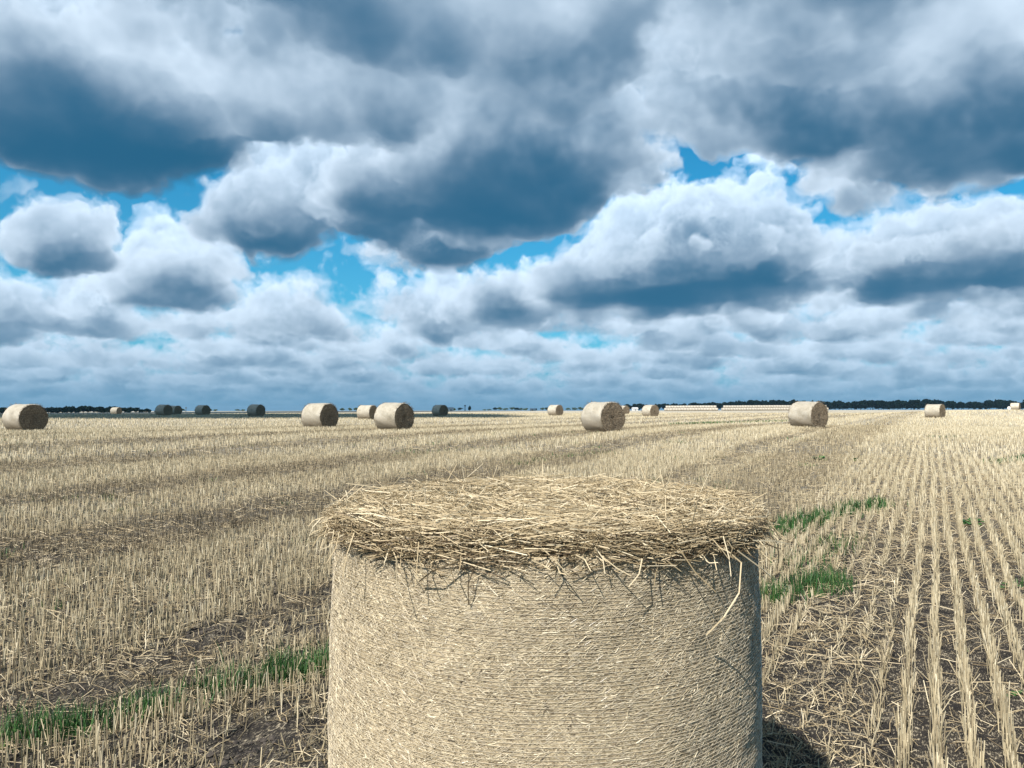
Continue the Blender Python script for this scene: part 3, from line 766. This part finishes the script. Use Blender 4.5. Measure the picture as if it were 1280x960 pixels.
for i, (x0, x1, yt, yb, ang, var, lab) in enumerate(BALES):
    hpx = yb - yt; dep = 1.255 * FPX / hpx; px = (x0 + x1) / 2
    d = pix_dir(px, HOR); k = dep / d[1]; x, y = d[0] * k, dep
    fi = math.atan2(x, y); a = R_(ang)
    nx = -math.cos(a) * math.sin(fi) + math.sin(a) * math.cos(fi); ny = -math.cos(a) * math.cos(fi) - math.sin(a) * math.sin(fi)
    rz = math.atan2(ny, nx)
    zt = CAM_H + (HOR - yb) / FPX * dep       # where the photo shows its foot
    z = float(tz(x, y))
    root = empty('round_bale', (x, y, z - .01), rz)
    s_, fs = VARS[var]
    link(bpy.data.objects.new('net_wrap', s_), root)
    for f in fs: link(bpy.data.objects.new('end_face', f), root)
    tag(root, lab, 'straw bale', 'round bales scattered over the field')
    print('BALE %d dep %.1f terrain z %.2f photo z %.2f' % (i, dep, z, zt))

# ------------------------------------------------------------------ the two long stacks of bales
MAT_PALE, _t, _b = new_mat('pale_bale_wrap')
_o = _t.nodes.new('ShaderNodeTexCoord')
_c = ramp(_t, noise(_t, S(_o.outputs['Object']), 5.0, 4, .6), [(.3, (.40, .35, .27)), (.7, (.56, .51, .43))])
_t.links.new(_c.s, _b.inputs['Base Color']); _b.inputs['Roughness'].default_value = .5
def small_bale_mesh():
    g = Geo(); NT = 18; th = np.linspace(0, 2 * np.pi, NT, endpoint=False)
    R0 = .65
    rings = [(-.60, .0), (-.605, .60), (-.57, .645), (.57, .645), (.605, .60), (.60, .0)]
    V = np.concatenate([np.stack([np.full(NT, x), r * np.cos(th), r * np.sin(th) + R0], 1) for x, r in rings])
    idx = np.arange(NT * len(rings)).reshape(-1, NT)
    q = np.stack([idx[:-1], idx[1:], np.roll(idx, -1, 1)[1:], np.roll(idx, -1, 1)[:-1]], -1).reshape(-1, 4)
    g.add(V, q, None, .5)
    return g.mesh('stacked_bale', MAT_PALE, True)
SMB = small_bale_mesh()
def stack(px0, px1, ybase, dep, turn, lab, grp):
    xa, xb = (px0 - 640) / FPX * dep, (px1 - 640) / FPX * dep
    n = int(round((xb - xa) / 1.235)); c, s = math.cos(R_(turn)), math.sin(R_(turn))
    x0 = (xa + xb) / 2
    for row, (off, up) in enumerate([(-.67, 0), (.67, 0), (0, 1.115)]):
        for k in range(n - (1 if up else 0)):
            t = (k - (n - 1) / 2 + (.5 if up else 0)) * 1.235 + rng.normal(0, .02)
            o2 = off + rng.normal(0, .02)
            x, y = x0 + t * c - o2 * s, dep + t * s + o2 * c
            o = link(bpy.data.objects.new('stacked_bale', SMB)); o.location = (x, y, float(tz(x, y)) + up + rng.normal(0, .012) - .02)
            o.rotation_euler = (rng.uniform(0, .3) - .15, 0, R_(turn) + (math.pi if rng.uniform() < .5 else 0))
            tag(o, lab[1 if up else 0], 'straw bale', grp)
stack(831, 896, 513, 335, -9, ('pale bale in the lower tier of the shorter left stack', 'pale bale in the upper tier of the shorter left stack'), 'bales of the shorter left stack')
stack(901, 1036, 513, 340, 4, ('pale bale in the lower tier of the longer right stack', 'pale bale in the upper tier of the longer right stack'), 'bales of the longer right stack')

# ------------------------------------------------------------------ woods and far trees
def tree_geo(g, gt, x, y, z, H, W, r, n=420, cs=.085):
    """crown of leaf clumps spread through a lobed volume; trunk and limbs"""
    nl = 7; lob = []
    for k in range(nl):
        a = r.uniform(0, 6.28); q = r.uniform(.0, .33) * W
        lob.append((math.cos(a) * q, math.sin(a) * q, r.uniform(.38, .78) * H, r.uniform(.20, .34) * W, r.uniform(.16, .27) * H))
    lob.append((0, 0, .72 * H, .26 * W, .26 * H)); lob = np.array(lob)
    k = r.integers(0, len(lob), n); L = lob[k]
    d = r.normal(0, 1, (n, 3)); d /= np.linalg.norm(d, axis=1, keepdims=True); rad = r.uniform(.25, 1.0, n)[:, None] ** .4
    c = L[:, :3] + d * rad * np.stack([L[:, 3], L[:, 3], L[:, 4]], 1)
    s = cs * H * r.uniform(.6, 1.5, n)
    nr = d + r.normal(0, .7, (n, 3)); nr /= np.linalg.norm(nr, axis=1, keepdims=True)
    t1 = np.cross(nr, r.normal(0, 1, (n, 3))); t1 /= np.linalg.norm(t1, axis=1, keepdims=True); t2 = np.cross(nr, t1)
    pts = [c + t1 * s[:, None] * a + t2 * s[:, None] * b for a, b in ((1, 0), (.2, .9), (-.9, .35), (-.5, -.8), (.55, -.75))]
    V = np.stack(pts, 1).reshape(-1, 3) + [x, y, z]
    F = (np.array([[0, 1, 2], [0, 2, 3], [0, 3, 4]])[None] + (np.arange(n) * 5)[:, None, None]).reshape(-1, 3)
    g.add(V, None, F, np.repeat(np.clip(r.normal(.5, .25, n), 0, 1), 5))
    b = [[x, y, z - .2]]; e = [[x, y, z + .55 * H]]; r0 = [.028 * H]; r1 = [.012 * H]
    for l in lob[:4]:
        b.append([x, y, z + .3 * H]); e.append([x + l[0], y + l[1], z + l[2]]); r0.append(.012 * H); r1.append(.004 * H)
    stalks(gt, b, e, np.array(r0), np.array(r1), .5)

def wood(name, spots, label, seed):
    r = np.random.default_rng(seed); g = Geo()
    for (px, dep, H, W) in spots:
        x = (px - 640) / FPX * dep; tree_geo(g, g, x, dep, float(tz(x, dep)), H, W, r, 300, .10)
    o = g.obj(name, MAT_LEAF); return tag(o, label, 'wood', kind='stuff')
def fringe(px0, px1, dep, step, hp):
    out = []; px = px0; r = np.random.default_rng(int(px0) + 77)
    while px < px1:
        for row in range(2):
            d = dep + row * 14 + r.uniform(-8, 8); h = np.interp(px, [a for a, b in hp], [b for a, b in hp]) * r.uniform(.72, 1.06)
            H = h * d / FPX; out.append((px + r.uniform(-2, 2), d, H, H * r.uniform(.9, 1.35)))
        px += step * r.uniform(.7, 1.2)
    return out
wood('wood', fringe(786, 1330, 800, 6.0, [(786, 8), (850, 9.5), (905, 10), (930, 13), (960, 12.5), (985, 13), (1035, 11), (1080, 12), (1130, 13), (1175, 13), (1205, 9.5), (1240, 12.5), (1330, 14)]),
     'long dark wood on the horizon behind the pale bale stacks', 1)
wood('wood', fringe(-60, 196, 620, 5.5, [(-60, 8.5), (10, 8.5), (40, 8), (97, 9.5), (140, 9), (170, 7), (185, 5.5), (196, 4)]),
     'low dark wood on the left horizon behind the nearest left bale', 2)

def far_tree(px, dep, h, w, lab, seed, grp='separate trees on the horizon'):
    x = (px - 640) / FPX * dep; z = float(tz(x, dep)); H = h * dep / FPX; W = w * dep / FPX; r = np.random.default_rng(seed)
    root = empty('tree', (x, dep, z)); g, gt = Geo(), Geo(); tree_geo(g, gt, 0, 0, 0, H, W, r, 260, .10)
    gt.obj('trunk', MAT_BARK, root); g.obj('crown', MAT_LEAF, root)
    tag(root, lab, 'tree', grp)
row_lab = 'low dark tree in the thin broken line along the horizon'
for i, (px, h, w) in enumerate([(270, 3, 9), (263, 3.5, 6), (228, 4, 7), (297, 3, 8), (304, 3, 8), (428, 4, 7), (437, 4, 7), (445, 4.5, 6),
                                (575, 4, 8), (568, 3.5, 5), (612, 2.5, 7), (606, 2, 6), (619, 4.5, 9), (624, 4.5, 8), (632, 3.5, 8), (640, 4.5, 7), (646, 4, 8), (651, 3.5, 7),
                                (657, 3.5, 7), (678, 4, 8), (684, 4, 7), (710, 3.5, 8), (718, 4, 8), (725, 4.5, 8)]):
    far_tree(px, 1000 + 20 * (i % 4), h, w, row_lab, 300 + i)
far_tree(587, 990, 6.5, 5, 'dark upright tree just right of the thin tower', 350)
far_tree(670, 985, 3.2, 4, 'little dark tree right beside the low white shed', 351)
far_tree(449.5, 985, 7, 4.5, 'tallest dark tree of the gap left of the small grey bale', 352)

# ------------------------------------------------------------------ far sheds and towers
def plain(name, col, rough_=.6, sc_=4.0):
    m, t, b = new_mat(name)
    geo = t.nodes.new('ShaderNodeTexCoord'); n = noise(t, S(geo.outputs['Object']), sc_, 4, .6)
    c = ramp(t, n, [(.3, tuple(v * .8 for v in col)), (.7, col)])
    t.links.new(c.s, b.inputs['Base Color']); b.inputs['Roughness'].default_value = rough_
    return m
MAT_WHITE, MAT_ROOF, MAT_DARK = plain('white_painted_sheet', (.8, .8, .78)), plain('light_roof_sheet', (.7, .71, .72)), plain('dark_concrete', (.10, .105, .11))
MAT_DOOR = plain('shed_door_sheet', (.35, .37, .38))
def box(g, x0, x1, y0, y1, z0, z1):
    V = [(x, y, z) for z in (z0, z1) for y in (y0, y1) for x in (x0, x1)]
    g.add(V, [[0, 2, 3, 1], [4, 5, 7, 6], [0, 1, 5, 4], [1, 3, 7, 5], [3, 2, 6, 7], [2, 0, 4, 6]], None, .5)
def shed(px, dep, wpx, hpx, lab, rz):
    x = (px - 640) / FPX * dep; w = wpx * dep / FPX / 2; h = hpx * dep / FPX; d = w * .6
    root = empty('white_shed', (x, dep, float(tz(x, dep))), R_(rz)); e = h * .68
    g = Geo(); box(g, -w, w, -d, d, -.3, e)
    g.add([(-w, -d, e), (-w, d, e), (-w, 0, h - .05), (w, -d, e), (w, d, e), (w, 0, h - .05)], None, [[0, 2, 1], [3, 4, 5]], .5); g.obj('wall', MAT_WHITE, root)
    g = Geo(); o = .3; tk = .15
    for s in (-1, 1):
        V = [(-w - o, s * (d + o), e - .12), (w + o, s * (d + o), e - .12), (w + o, 0, h), (-w - o, 0, h)]
        V += [(a, b, c + tk) for a, b, c in V]; g.add(V, [[0, 1, 2, 3], [4, 7, 6, 5], [0, 4, 5, 1], [1, 5, 6, 2], [2, 6, 7, 3], [3, 7, 4, 0]], None, .5)
    g.obj('roof', MAT_ROOF, root)
    g = Geo(); box(g, -w * .25, w * .25, -d - .06, -d + .02, -.1, e * .8); g.obj('door', MAT_DOOR, root)
    tag(root, lab, 'shed')
shed(563.5, 900, 6.5, 4.6, 'small white shed just right of a dark shaded bale on the horizon', 12)
shed(666, 900, 6.5, 3.0, 'low white shed at the end of the horizon trees, left of the lone pale bale', -10)
shed(793.5, 520, 6.5, 3.8, 'white shed between the speckled bale and the small sunlit bale', 15)
def tower(px, dep, hpx, lab):
    x = (px - 640) / FPX * dep; H = hpx * dep / FPX; root = empty('water_tower', (x, dep, float(tz(x, dep))))
    def lathe(prof):
        g = Geo(); N = 20; th = np.linspace(0, 2 * np.pi, N, endpoint=False)
        V = np.concatenate([np.stack([r * np.cos(th), r * np.sin(th), np.full(N, z)], 1) for r, z in prof]); idx = np.arange(N * len(prof)).reshape(-1, N)
        g.add(V, np.stack([idx[:-1], np.roll(idx, -1, 1)[:-1], np.roll(idx, -1, 1)[1:], idx[1:]], -1).reshape(-1, 4), None, .5); return g
    lathe([(H * .085, -.3), (H * .06, H * .3), (H * .06, H * .72)]).obj('shaft', MAT_DARK, root)
    lathe([(0, H * .70), (H * .07, H * .71), (H * .12, H * .78), (H * .12, H * .94), (H * .05, H), (0, H)]).obj('tank', MAT_DARK, root)
    tag(root, lab, 'tower')
tower(581.3, 980, 7.5, 'thin dark tower with a wider top on the horizon near the white shed')
tower(232.7, 980, 6.0, 'tiny dark tower above the left horizon between two shaded bales')
def sack(px, dep, w, h):
    x = (px - 640) / FPX * dep; W = w * dep / FPX / 2; H = h * dep / FPX; z = float(tz(x, dep))
    g = Geo(); N = 16; th = np.linspace(0, 2 * np.pi, N, endpoint=False); prof = [(0, 0), (.9, .0), (1.0, .25), (.95, .6), (.75, .85), (.3, .93), (.38, 1.0), (0, .99)]
    V = np.concatenate([np.stack([W * r * np.cos(th) * (1 + .1 * np.sin(3 * th)), W * r * np.sin(th), np.full(N, H * zz)], 1) for r, zz in prof]); idx = np.arange(N * len(prof)).reshape(-1, N)
    g.add(V, np.stack([idx[:-1], np.roll(idx, -1, 1)[:-1], np.roll(idx, -1, 1)[1:], idx[1:]], -1).reshape(-1, 4), None, .5)
    o = g.obj('white_sack', MAT_WHITE, None, True); o.location = (x, dep, z); tag(o, 'small white sack standing beside the tiny grey bale at the right edge', 'sack')
sack(1261, 112, 4.0, 5.0)

# ------------------------------------------------------------------ low clouds overhead, outside the view, whose shade falls on the field and the woods
def cloud(cx, cy, rx, ry, H, thick, seed):
    sh = H / math.tan(SUN_EL); r = np.random.default_rng(seed)
    x, y = cx + SUN_DIR[0] / math.cos(SUN_EL) * sh, cy + SUN_DIR[1] / math.cos(SUN_EL) * sh
    N, Mh = 120, 48; th = np.linspace(0, 2 * np.pi, N, endpoint=False); ph = np.linspace(-np.pi / 2, np.pi / 2, Mh)
    T, Pp = np.meshgrid(th, ph)
    ux, uy, uz = np.cos(T) * np.cos(Pp), np.sin(T) * np.cos(Pp), np.sin(Pp)
    k = 1 + .55 * (fbm(ux * 2.2 + uz * 1.3 + seed + 10, uy * 2.2 + uz + 10, seed, 5) - .5)
    V = np.stack([x + rx * ux * k, y + ry * uy * k, H + np.where(uz < 0, thick * .25, thick) * uz * k], -1).reshape(-1, 3)
    idx = np.arange(N * Mh).reshape(Mh, N); g = Geo()
    g.add(V, np.stack([idx[:-1], np.roll(idx, -1, 1)[:-1], np.roll(idx, -1, 1)[1:], idx[1:]], -1).reshape(-1, 4), None, .5)
    m, t, b = new_mat('cloud_white'); b.inputs['Base Color'].default_value = (.85, .86, .88, 1); b.inputs['Roughness'].default_value = 1; b.inputs['Specular IOR Level'].default_value = 0
    tag(g.obj('cloud', m, None, True), 'low white cloud drifting overhead outside the picture', 'cloud', kind='stuff')
cloud(-66, 86, 68, 27, 250, 30, 3)
cloud(-300, 440, 270, 245, 520, 70, 5)
cloud(-60, 800, 590, 190, 620, 90, 4)

# ------------------------------------------------------------------ the air over the field
def haze():
    g = Geo(); box(g, -9400, 9400, -9400, 9400, -9.0, 48.0)
    m = bpy.data.materials.new('haze_air'); m.use_nodes = True; t = m.node_tree; t.nodes.clear()
    v = t.nodes.new('ShaderNodeVolumePrincipled'); v.inputs['Color'].default_value = (.45, .75, 1, 1); v.inputs['Density'].default_value = HAZE
    v.inputs['Anisotropy'].default_value = .2
    o = t.nodes.new('ShaderNodeOutputMaterial'); t.links.new(v.outputs[0], o.inputs['Volume'])
    tag(g.obj('haze', m), kind='stuff')
HAZE = .00010
haze()

# ------------------------------------------------------------------ render settings
sc.cycles.max_bounces = 4; sc.cycles.diffuse_bounces = 2; sc.cycles.glossy_bounces = 1; sc.cycles.transmission_bounces = 2
sc.cycles.use_denoising = True; sc.cycles.denoiser = 'OPENIMAGEDENOISE'; sc.cycles.denoising_input_passes = 'RGB_ALBEDO_NORMAL'; sc.cycles.denoising_prefilter = 'ACCURATE'
sc.cycles.caustics_reflective = False; sc.cycles.caustics_refractive = False
